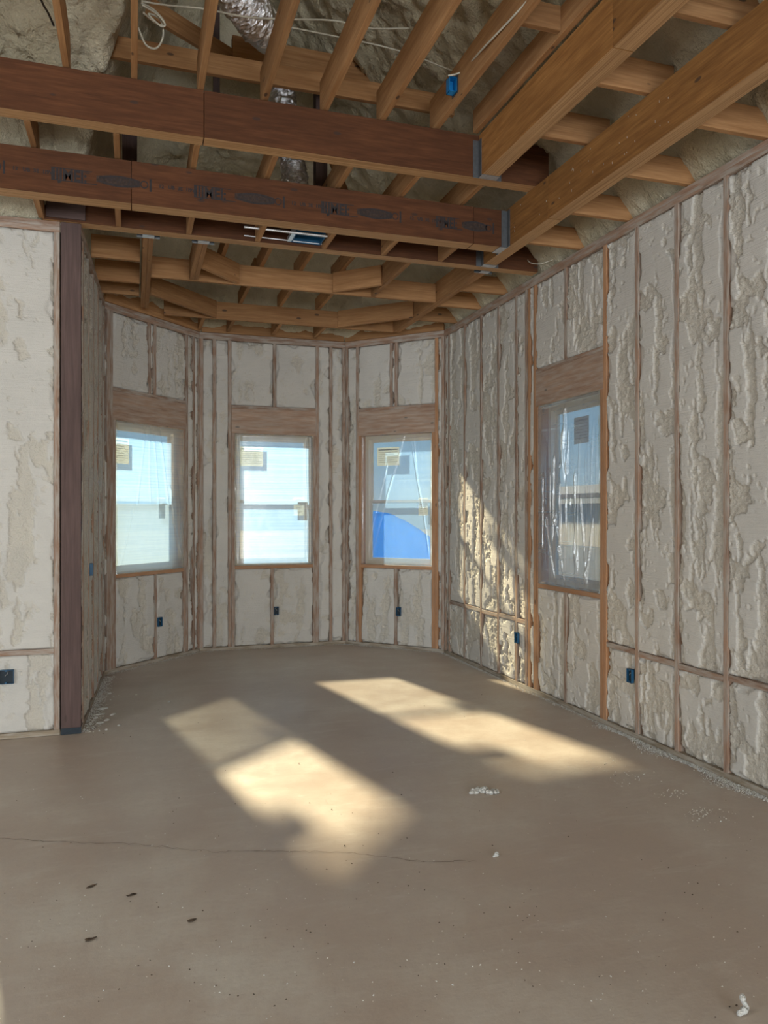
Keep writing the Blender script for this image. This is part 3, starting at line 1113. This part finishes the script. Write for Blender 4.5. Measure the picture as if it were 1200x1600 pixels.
build_window(1, fBL, 0.145, 1.150, [(0.21, 0.47, 2.10, 2.36), (0.90, 1.0, 1.53, 1.76)])
build_window(2, fBC, 0.399, 1.325, [(0.47, 0.75, 2.15, 2.38), (1.12, 1.24, 1.56, 1.78)])
build_window(3, fBR, 0.222, 1.152, [(0.36, 0.66, 2.16, 2.38), (0.92, 1.04, 1.56, 1.77)])
build_window(4, fR, 5.045, 5.99, [(5.42, 5.64, 2.16, 2.38)])
build_window(5, fLF, 0.70, 1.60, [])


# ------------------------------------------------------------------ polythene sheets over the windows
def sheet(fr, o0, o1, label, folds, mat, seed, creases=(), amp=1.0, z0=SILL, z1=HEAD):
    ns, nz = 150, 170
    s = np.linspace(o0 + 0.001, o1 - 0.001, ns)
    z = np.linspace(z0 + 0.001, z1 - 0.001, nz)
    SS, ZZ = np.meshgrid(s, z, indexing='ij')
    t = (z1 - ZZ) / (z1 - z0)
    d = -0.012 * np.ones_like(SS) + 0.010 * amp * (fbm(SS / 0.2, ZZ / 0.4, seed, 3) - 0.5)
    u = (SS - o0) / (o1 - o0)
    for (ua, ub, ta, tb, wd, hgt) in folds:
        cu = ua + (ub - ua) * np.clip((t - ta) / (tb - ta), 0, 1) + 0.006 * np.sin(t * 9 + ua * 30)
        on = sstep(ta - 0.02, ta + 0.05, t) * (1 - sstep(tb - 0.12, tb + 0.02, t))
        d += hgt * on * np.exp(-((u - cu) / wd) ** 2)
    for tc in creases:
        d += 0.0035 * np.exp(-((t - tc - 0.004 * np.sin(u * 5)) / 0.004) ** 2)
    edge = np.minimum.reduce([SS - o0, o1 - SS, ZZ - z0, z1 - ZZ])
    d = d * sstep(0.0, 0.03, edge) - 0.004
    P = np.empty((ns, nz, 3))
    P[..., 0] = fr.p.x + fr.a.x * SS + fr.n.x * d
    P[..., 1] = fr.p.y + fr.a.y * SS + fr.n.y * d
    P[..., 2] = ZZ
    t_ = thing('plastic_sheet', label, 'plastic sheet', tuple(fr.pt((o0 + o1) / 2, z0, 0)), 'plastic sheets masking the windows')
    link('film', grid_mesh(P), mat, t_)
    # taped rim folded over the frame, slightly wavy
    rg = random.Random(seed)
    bm = bmesh.new()
    for (pa, pb) in (((o0, z0), (o1, z0)), ((o1, z0), (o1, z1)), ((o1, z1), (o0, z1)), ((o0, z1), (o0, z0))):
        prev = None
        N = 26
        for k in range(N + 1):
            q = k / N
            ss = pa[0] + (pb[0] - pa[0]) * q
            zz = pa[1] + (pb[1] - pa[1]) * q
            hor = pa[1] == pb[1]
            wv = rg.uniform(0.004, 0.013)
            inn = (1 if pa[1] == z0 else -1) if hor else (-1 if pa[0] == o1 else 1)
            A = fr.pt(ss, zz, 0.002) if True else None
            B = fr.pt(ss + (0 if hor else inn * wv), zz + (inn * wv if hor else 0), 0.003 + rg.uniform(0, 0.006))
            va, vb = bm.verts.new(A), bm.verts.new(B)
            if prev:
                bm.faces.new((prev[0], va, vb, prev[1]))
            prev = (va, vb)
    link('film_edge', mesh_bm(bm), M['sheet_clear'], t_)
    return t_


rg = random.Random(4)
sheet(fBL, 0.145, 1.15, 'bright hazy plastic sheet over the leftmost bay window', [(0.42, 0.30, 0.0, 0.6, 0.012, 0.012), (0.48, 0.50, 0, .55, .01, .012), (0.55, 0.62, 0, .6, .01, .012), (0.62, 0.80, 0, .65, .012, .014), (0.78, 0.98, 0.4, 1.0, 0.012, .02), (0.25, 0.05, .55, 1.0, .010, .012), (.9, .96, .3, 1, .02, .02)],
      M['sheet'], 31, creases=(0.33, 0.5, 0.86))
sheet(fBC, 0.399, 1.325, 'bright flat plastic sheet over the middle bay window', [(0.93, 0.95, 0.0, 1.0, 0.012, 0.010), (0.06, 0.05, 0, 1, .02, .008)], M['sheet'], 32, creases=(0.42, 0.52, 0.74), amp=0.6)
sheet(fBR, 0.222, 1.152, 'creased plastic sheet with blue tarp showing behind, right bay window', [(0.62, 0.10, 0.0, 1.0, 0.010, 0.014), (0.70, 0.97, 0.0, 0.95, 0.008, 0.014), (0.38, 0.05, .2, .98, .010, .012), (0.75, 0.8, 0, .4, .008, .01)], M['sheet_clear'], 33, creases=(0.35, 0.6))
f4 = [(0.45, 0.45 + rg.uniform(-.25, .25), rg.uniform(0, .25), rg.uniform(.6, 1), rg.uniform(.008, .016), rg.uniform(.010, .022)) for k in range(7)]
f4 += [(x, x + rg.uniform(-.04, .04), rg.uniform(.12, .4), rg.uniform(.7, 1.02), rg.uniform(.006, .013), rg.uniform(.008, .022)) for x in [.08, .14, .2, .27, .33, .4, .5, .56, .62, .68, .76, .82, .88, .93]]
f4 += [(0.1, 0.3, .55, 1.02, .01, .02), (.9, .75, .6, 1.02, .01, .02), (.7, .8, .5, 1.02, .008, .02), (.3, .45, .6, 1.02, .01, .02)]
f4 = [(1 - a, 1 - b, c_, d_, e2, f2) for (a, b, c_, d_, e2, f2) in f4]
sheet(fR, 5.045, 5.99, 'heavily wrinkled plastic sheet over the blue window in the right wall', f4, M['sheet_crumpled'], 34, creases=(0.14, 0.37, 0.6, 0.84), amp=1.6)
sheet(fLF, 0.70, 1.60, 'plastic sheet over the window left of the post', [(0.5, 0.3, 0, .8, .01, .01)], M['sheet'], 35)


# ------------------------------------------------------------------ electrical boxes
def outlet(fr, s, z, label, w=0.056, h=0.098, mat='blue', proud=0.024, wire=False):
    t = thing('outlet_box', label, 'electrical box', tuple(fr.pt(s, z - h / 2, 0)))
    th = 0.003
    d0, d1 = 0.001, proud
    bx = [(s - w / 2, s - w / 2 + th, z - h / 2, z + h / 2, d0, d1), (s + w / 2 - th, s + w / 2, z - h / 2, z + h / 2, d0, d1),
          (s - w / 2, s + w / 2, z - h / 2, z - h / 2 + th, d0, d1), (s - w / 2, s + w / 2, z + h / 2 - th, z + h / 2, d0, d1),
          (s - 0.008, s + 0.008, z + h / 2 - 0.012, z + h / 2 - th, d0, d1 - 0.002), (s - 0.008, s + 0.008, z - h / 2 + th, z - h / 2 + 0.012, d0, d1 - 0.002)]
    link('box_shell', mesh_bm(boxes_mesh(bx, fr)), M[mat], t)
    link('box_back', mesh_bm(boxes_mesh([(s - w / 2 + th, s + w / 2 - th, z - h / 2 + th, z + h / 2 - th, d0, d0 + th)], fr)), M['dark'], t)['label'] = 'inside of the box painted dark as shade'  # dark plate: shade inside the box put into its colour
    pts = [fr.pt(s - 0.012, z + h / 2 - 0.012, 0.006), fr.pt(s - 0.008, z + 0.02, 0.012), fr.pt(s + 0.004, z + 0.010, 0.014), fr.pt(s + 0.006, z + 0.002, 0.010)]
    link('wire', mesh_bm(tube_mesh(smooth_path(pts, 6), 0.0025, 6)), M['print'], t, smooth=True)
    return t


outlet(fR, 4.655, 0.435, 'nearest blue outlet box on the right wall, beside a stud')
outlet(fR, 6.355, 0.444, 'blue outlet box on the right wall left of the wrinkled window')
outlet(fBR, 0.732, 0.437, 'blue outlet box below the right bay window')
outlet(fBC, 0.882, 0.435, 'blue outlet box below the middle bay window')
outlet(fBL, 0.757, 0.425, 'blue outlet box below the leftmost bay window')
outlet(fLF, 0.49, 0.44, 'wide blue outlet box left of the dark post', w=0.10)
outlet(fL, 0.62, 1.137, 'blue switch box on the narrow wall beside the dark post', w=0.05)

# stud-mounted blue boxes up on the joists
def joist_box(x, y, z, label, side=1):
    t = thing('junction_box', label, 'electrical box', (x, y, z))
    w, d, h = 0.05, 0.06, 0.095
    x0 = x if side > 0 else x - w
    bx = [(x0, x0 + w, y, y + d, z, z + 0.003), (x0, x0 + w, y, y + d, z + h - 0.003, z + h),
          (x0, x0 + 0.003, y, y + d, z, z + h), (x0 + w - 0.003, x0 + w, y, y + d, z, z + h), (x0, x0 + w, y + d - 0.003, y + d, z, z + h)]
    link('box_shell', mesh_bm(boxes_mesh(bx)), M['blue_bright'], t)
    link('bracket', mesh_bm(boxes_mesh([(x0 - 0.002 if side > 0 else x0 + w, x0 if side > 0 else x0 + w + 0.002, y - 0.02, y + d + 0.02, z - 0.01, z + h + 0.02)])), M['galv'], t)
    return t


joist_box(0.025, 4.62, 4.60, 'bright blue junction box on a joist among looped cables')
joist_box(2.00, 4.63, 4.33, 'blue junction box hung beside the upper beam near the foam', side=-1)

# ------------------------------------------------------------------ cables
def cable(label, pix, mat='cable', r=0.006):
    pts = []
    for px, py, Y in pix:
        x, z = onY(px, py, Y)
        pts.append((x, Y, z))
    t = link('cable', mesh_bm(tube_mesh(smooth_path(pts, 8), r, 6)), M[mat], smooth=True)
    tagm(t, label, 'cable')
    return t


cable('pale cable looping down below the blue junction box', [(222, 8, 4.72), (245, 22, 4.78), (258, 38, 4.8), (250, 40, 4.8), (232, 22, 4.76), (250, 30, 4.82), (255, 55, 4.84), (245, 75, 4.8), (228, 70, 4.74), (216, 43, 4.68)])
cable('pale cable bending away right of the blue junction box', [(221, 5, 4.72), (240, 15, 4.78), (256, 33, 4.82), (253, 40, 4.82), (238, 32, 4.78), (224, 20, 4.7)])
cable('pale cable strung across the joists to the silver duct', [(221, 2, 4.75), (260, 8, 4.8), (320, 14, 4.85), (380, 26, 4.72), (440, 30, 4.8), (520, 32, 4.85), (575, 44, 4.9), (640, 44, 4.95)])
cable('lower pale cable sagging between the joists', [(440, 40, 5.1), (480, 48, 5.1), (540, 60, 5.1), (600, 73, 5.1), (650, 88, 5.1), (690, 104, 5.1), (715, 112, 5.0), (732, 104, 4.9)])
cable('pale cable stapled along the last joist before the beam', [(832, -8, 3.65), (800, 28, 3.85), (760, 70, 4.15), (738, 95, 4.4), (730, 108, 4.55), (712, 116, 4.6), (700, 118, 4.62)])
cable('black cable at the joist in the top left corner', [(62, -6, 4.5), (68, 8, 4.6), (75, 20, 4.7), (84, 40, 4.8)], 'black_cable')
cable('thin white cable by the far beam hanger and wall foam', [(822, 393, 6.1), (822, 400, 6.0), (828, 410, 5.9), (845, 412, 5.8), (868, 404, 5.75)], r=0.004)

# ------------------------------------------------------------------ flexible duct
def duct(label, pix, r):
    pts = []
    for px, py, Y in pix:
        x, z = onY(px, py, Y)
        pts.append((x, Y, z))
    sp = smooth_path(pts, 26)
    rg = random.Random(int(r * 1000))
    radii = [r * (1 + 0.05 * math.sin(i * 1.9) + rg.uniform(-.045, .045)) for i in range(len(sp))]
    db = tube_mesh(sp, r, 26, radii=radii)
    for v in db.verts:
        v.co += Vector((rg.uniform(-1, 1), rg.uniform(-1, 1), rg.uniform(-1, 1))) * 0.007
    o = link('flexible_duct', mesh_bm(db), M['foil'])
    tagm(o, label, 'duct')
    return o


duct('silver foil duct descending diagonally between the top joists', [(345, -60, 4.75), (372, -8, 4.95), (398, 28, 5.15), (420, 52, 5.5)], 0.13)
duct('silver foil duct hanging vertically behind the upper beam', [(438, 112, 6.35), (442, 150, 6.35), (448, 215, 6.4), (458, 262, 6.4), (463, 300, 6.3), (470, 335, 6.15)], 0.105)

# ------------------------------------------------------------------ recessed light housing between the low joists
lt = thing('recessed_light_housing', 'metal rails with a blue recessed light housing between low joists', 'light fixture', (1.1, 5.85, 3.69))
link('rail', mesh_bm(tube_mesh([(0.775, 5.735, 3.70), (1.42, 5.735, 3.70)], 0.010, 8)), M['galv_light'], lt)
link('rail', mesh_bm(tube_mesh([(0.80, 5.915, 3.70), (1.42, 5.915, 3.70)], 0.005, 8)), M['galv_light'], lt)
link('rail_end', mesh_bm(boxes_mesh([(1.13, 1.16, 5.73, 5.92, 3.69, 3.72)])), M['galv_light'], lt)
link('housing', mesh_bm(boxes_mesh([(1.16, 1.168, 5.74, 5.92, 3.69, 3.88), (1.385, 1.393, 5.74, 5.92, 3.69, 3.88), (1.168, 1.385, 5.74, 5.748, 3.69, 3.88),
                                    (1.168, 1.385, 5.912, 5.92, 3.69, 3.88), (1.168, 1.385, 5.748, 5.912, 3.872, 3.88)])), M['blue'], lt)

# ------------------------------------------------------------------ foam scraps and dirt on the floor
def lump_mesh(seed, sx, sy, sz, sub=3, rough=0.35):
    bm = bmesh.new()
    bmesh.ops.create_icosphere(bm, subdivisions=sub, radius=1.0)
    rs = np.random.RandomState(seed)
    co = np.array([v.co[:] for v in bm.verts])
    d = np.ones(len(co))
    for k in range(9):
        c_ = rs.randn(3)
        c_ /= np.linalg.norm(c_)
        d += rs.uniform(-rough, rough) * np.exp(-((co - c_) ** 2).sum(1) / rs.uniform(0.08, 0.5))
    co = co * d[:, None]
    co[:, 2] = np.maximum(co[:, 2], -0.35)
    co[:, 2] += 0.35
    co *= np.array([sx, sy, sz])
    for v, c_ in zip(bm.verts, co):
        v.co = c_
    return bm


def scrap(px, py, sx, sy, sz, rot, label, mat='scrap', cat='foam scrap', name='foam_scrap', seed=1, rough=0.35, sub=3, group=None):
    x, y = onZ(px, py, 0)
    me = mesh_bm(lump_mesh(seed, sx, sy, sz, sub, rough))
    o = link(name, me, M[mat], smooth=True)
    o.location = (x, y, 0.0)
    o.rotation_euler = (0, 0, rot)
    return tagm(o, label, cat, group)


# the big torn strip is built of clustered lumps
x, y = onZ(757, 1238, 0)
bm = bmesh.new()
rg = random.Random(12)
for k in range(17):
    t = k / 16 - 0.5
    b2 = lump_mesh(200 + k, rg.uniform(.012, .024), rg.uniform(.012, .026), rg.uniform(.013, .022) * (1.3 - 1.3 * abs(t)), 2, 0.3)
    mt = Matrix.Translation((t * 0.135 + rg.uniform(-.004, .004), -t * 0.01 + rg.uniform(-.024, .024), 0)) @ Matrix.Rotation(rg.uniform(0, 6), 4, 'Z')
    tmp = mesh_bm(b2)
    tmp.transform(mt)
    bm.from_mesh(tmp)
    bpy.data.meshes.remove(tmp)
o = link('foam_scrap', mesh_bm(bm), M['scrap'], smooth=True)
o.location = (x, y, 0)
o.rotation_euler = (0, 0, -0.35)
tagm(o, 'largest knobbly white foam scrap on the open floor beside the sun patch', 'foam scrap')
scrap(775, 1338, 0.017, 0.012, 0.012, 0.4, 'small pale foam lump on the floor below the largest scrap', seed=5)
# curled strip at the bottom right
x, y = onZ(1163, 1582, 0)
pts = [(x - 0.035, y - 0.01, 0.008), (x - 0.01, y - 0.006, 0.010), (x + 0.008, y, 0.014), (x + 0.006, y + 0.012, 0.030), (x + 0.010, y + 0.02, 0.046)]
o = link('foam_scrap', mesh_bm(tube_mesh(smooth_path(pts, 5), 0.008, 8, radii=[0.006, .008, .009, .008, .009, .011, .012, .011, .010, .009, .009, .009, .008, .008, .008, .009, .010, .010, .009, .007, .004])), M['scrap'], smooth=True)
tagm(o, 'curled white foam strip in the bottom right corner of the floor', 'foam scrap')
fl = [(160, 1108, .045, .018, .012, .3), (155, 1117, .05, .012, .010, .5), (176, 1117, .035, .012, .009, .9), (157, 1130, .028, .012, .010, .1),
      (167, 1126, .025, .010, .010, .6), (150, 1122, .030, .014, .012, 1.2), (186, 1134, .014, .008, .007, .2), (166, 1141, .012, .008, .010, 0),
      (172, 1084, .018, .010, .009, .4), (264, 1097, .014, .009, .007, .8), (213, 1086, .010, .007, .006, .4)]
FL = ['long foam flake farthest up the heap at the narrow left wall', 'long thin foam flake nearest the foot of the narrow left wall', 'slim foam flake right of the heap by the narrow left wall',
      'short foam flake below the long ones by the narrow left wall', 'small foam flake between the short and the slim one by the left wall', 'stubby foam flake touching the corner below the narrow left wall',
      'single foam crumb out on the floor right of the flake heap', 'upright foam crumb nearest the camera, in front of the flake heap', 'foam crumb at the wall foot behind the flake heap',
      'lone foam crumb farthest from the left wall, near the sun streak', 'tiny foam crumb behind the heap toward the bay']
for i, (px, py, a_, b_, c_, r_) in enumerate(fl):
    scrap(px, py, a_, b_, c_, r_, FL[i], seed=20 + i, rough=0.25, sub=2, group='foam flakes by the narrow left wall')
dl = ['shoe-sized dark gouge mark of dried mud, leftmost and upper of the four', 'dark mud fleck between the upper left fleck and the crack, second from left', 'dark mud fleck nearest the middle of the floor', 'dark mud fleck lowest and left on the floor']
dl = ['larger dark mud fleck, upper left one of four on the floor', 'dark mud fleck just right of the largest one', 'rightmost dark mud fleck of the four, nearest mid floor', 'lowest dark mud fleck, near the bottom left']
for i, ((px, py), L_) in enumerate(zip([(142, 1385), (205, 1398), (301, 1438), (140, 1468)], dl)):
    scrap(px, py, 0.021, 0.009, 0.0025, 0.5, L_, 'dirt', 'mud fleck', 'mud_fleck', 60 + i, 0.75, 3)


def crumbs(name, pts, mat, seed):
    rs = np.random.RandomState(seed)
    base = np.array([(1, 0, 0), (-.8, .6, 0), (-.7, -.7, 0), (.1, .1, 1.0), (0, 0, -.3)], float)
    faces = [(0, 1, 3), (1, 2, 3), (2, 0, 3), (1, 0, 4), (2, 1, 4), (0, 2, 4)]
    V, Fc = [], []
    for i, (x, y, s_) in enumerate(pts):
        a_ = rs.rand() * 6.28
        R_ = np.array([[math.cos(a_), -math.sin(a_), 0], [math.sin(a_), math.cos(a_), 0], [0, 0, 1]])
        v = (base * (1 + rs.uniform(-.35, .35, base.shape))) @ R_.T * s_
        v[:, 2] *= 0.75
        v += (x, y, s_ * 0.15)
        n_ = len(V)
        V.extend(v.tolist())
        Fc.extend([(a + n_, b + n_, c + n_) for a, b, c in faces])
    me = bpy.data.meshes.new(name)
    me.from_pydata(V, [], Fc)
    o = link(name, me, M[mat])
    o['kind'] = 'stuff'
    return o


rs = np.random.RandomState(77)
pts = []
for k in range(7500):                         # drift of shavings along the right wall
    y = 2.0 + rs.rand() * 3.0
    d_ = abs(rs.randn()) * (0.035 + 0.018 * math.sin(y * 9))
    pts.append((3.352 - 0.0 - d_, y, rs.uniform(.0025, .0075) * (1.15 if d_ < .05 else .8)))
for k in range(1600):
    y = 4.9 + rs.rand() * 3.2
    pts.append((3.352 - abs(rs.randn()) * 0.022, y, rs.uniform(.002, .006)))
o = crumbs('foam_shavings', pts, 'scrap', 1)
tagm(o, 'drift of white foam shavings along the foot of the right wall', 'foam shavings')
pts = []
for k in range(900):
    t = rs.rand() * 2.0
    q = fL.pt(t, 0, abs(rs.randn()) * 0.05)
    pts.append((q.x, q.y, rs.uniform(.003, .009)))
for fr_ in (fBL, fBC, fBR):
    for k in range(650):
        q = fr_.pt(rs.rand() * fr_.L, 0, abs(rs.randn()) * 0.03)
        pts.append((q.x, q.y, rs.uniform(.002, .006)))
o = crumbs('foam_shavings', pts, 'scrap', 2)
tagm(o, 'white foam crumbs along the foot of the bay walls', 'foam shavings')
pts = []
for k in range(420):
    px, py = rs.uniform(0, 1200), 1035 + rs.rand() ** 0.8 * 560
    x, y = onZ(px, py, 0)
    if x < 3.2 and y < 8.0 and not (x < -.3 and y > 5.85) and x - y > -8:
        pts.append((x, y, rs.uniform(.0012, .0042)))
for (cx, cy, n_, sp_) in ((1095, 1268, 60, 14), (1110, 1278, 30, 18), (1045, 1240, 30, 14), (985, 1215, 30, 25), (940, 1195, 22, 22)):
    for k in range(n_):
        x, y = onZ(cx + rs.randn() * sp_, cy + rs.randn() * sp_ * .28, 0)
        if x < 3.3:
            pts.append((x, y, rs.uniform(.0015, .006)))
o = crumbs('floor_crumbs', pts, 'scrap', 3)
tagm(o, 'tiny pale crumbs scattered over the concrete floor', 'crumbs')
pts = []
for k in range(260):
    px, py = rs.uniform(0, 1200), 1040 + rs.rand() ** 0.8 * 550
    x, y = onZ(px, py, 0)
    if x < 3.2 and y < 8.0 and not (x < -.3 and y > 5.85) and x - y > -8:
        pts.append((x, y, rs.uniform(.0015, .005)))
o = crumbs('floor_grit', pts, 'dirt', 4)
tagm(o, 'dark grit scattered over the concrete floor', 'grit')

# ------------------------------------------------------------------ outside
g = link('ground', mesh_bm(boxes_mesh([(-60, 70, 6.2, 90, -0.5, -0.35), (3.6, 70, -40, 6.2, -0.5, -0.35)])), M['ground'])
g['kind'] = 'structure'
# tarp-covered heap outside the right bay window
ns = 60
u = np.linspace(0, 1, ns)
v = np.linspace(0, 1, ns)
UU, VV = np.meshgrid(u, v, indexing='ij')
X = 3.05 + UU * 2.2
Y = 10.3 + VV * 1.6
edge = np.minimum.reduce([UU * 2.2, (1 - UU) * 2.2, VV * 1.6, (1 - VV) * 1.6])
top = 1.62 - 0.62 * sstep(0.1, 0.75, UU) + 0.10 * (fbm(UU * 7, VV * 7, 500, 3) - .5)
Z = -0.35 + (top + 0.35) * sstep(0.0, 0.22, edge) + 0.04 * (fbm(UU * 16, VV * 16, 501, 2) - .5)
o = link('tarpaulin', grid_mesh(np.stack([X, Y, Z], -1)), M['tarp'])
tagm(o, 'blue tarpaulin over a heap outside the right bay window', 'tarpaulin')
# distant low building seen through the right wall's window
hb = thing('distant_building', 'low pale building far off through the right wall window', 'building', (30, 27, -0.35))
link('wall', mesh_bm(boxes_mesh([(26, 34, 20, 52, -0.35, 2.2)])), M['siding'], hb)
bm = bmesh.new()
vs = [bm.verts.new(p) for p in ((25.5, 19.5, 2.2), (34.5, 19.5, 2.2), (30, 19.5, 3.6), (25.5, 52.5, 2.2), (34.5, 52.5, 2.2), (30, 52.5, 3.6))]
for f in ((0, 1, 2), (3, 5, 4), (0, 2, 5, 3), (1, 4, 5, 2), (0, 3, 4, 1)):
    bm.faces.new([vs[i] for i in f])
link('roof', mesh_bm(bm), M['galv'], hb)
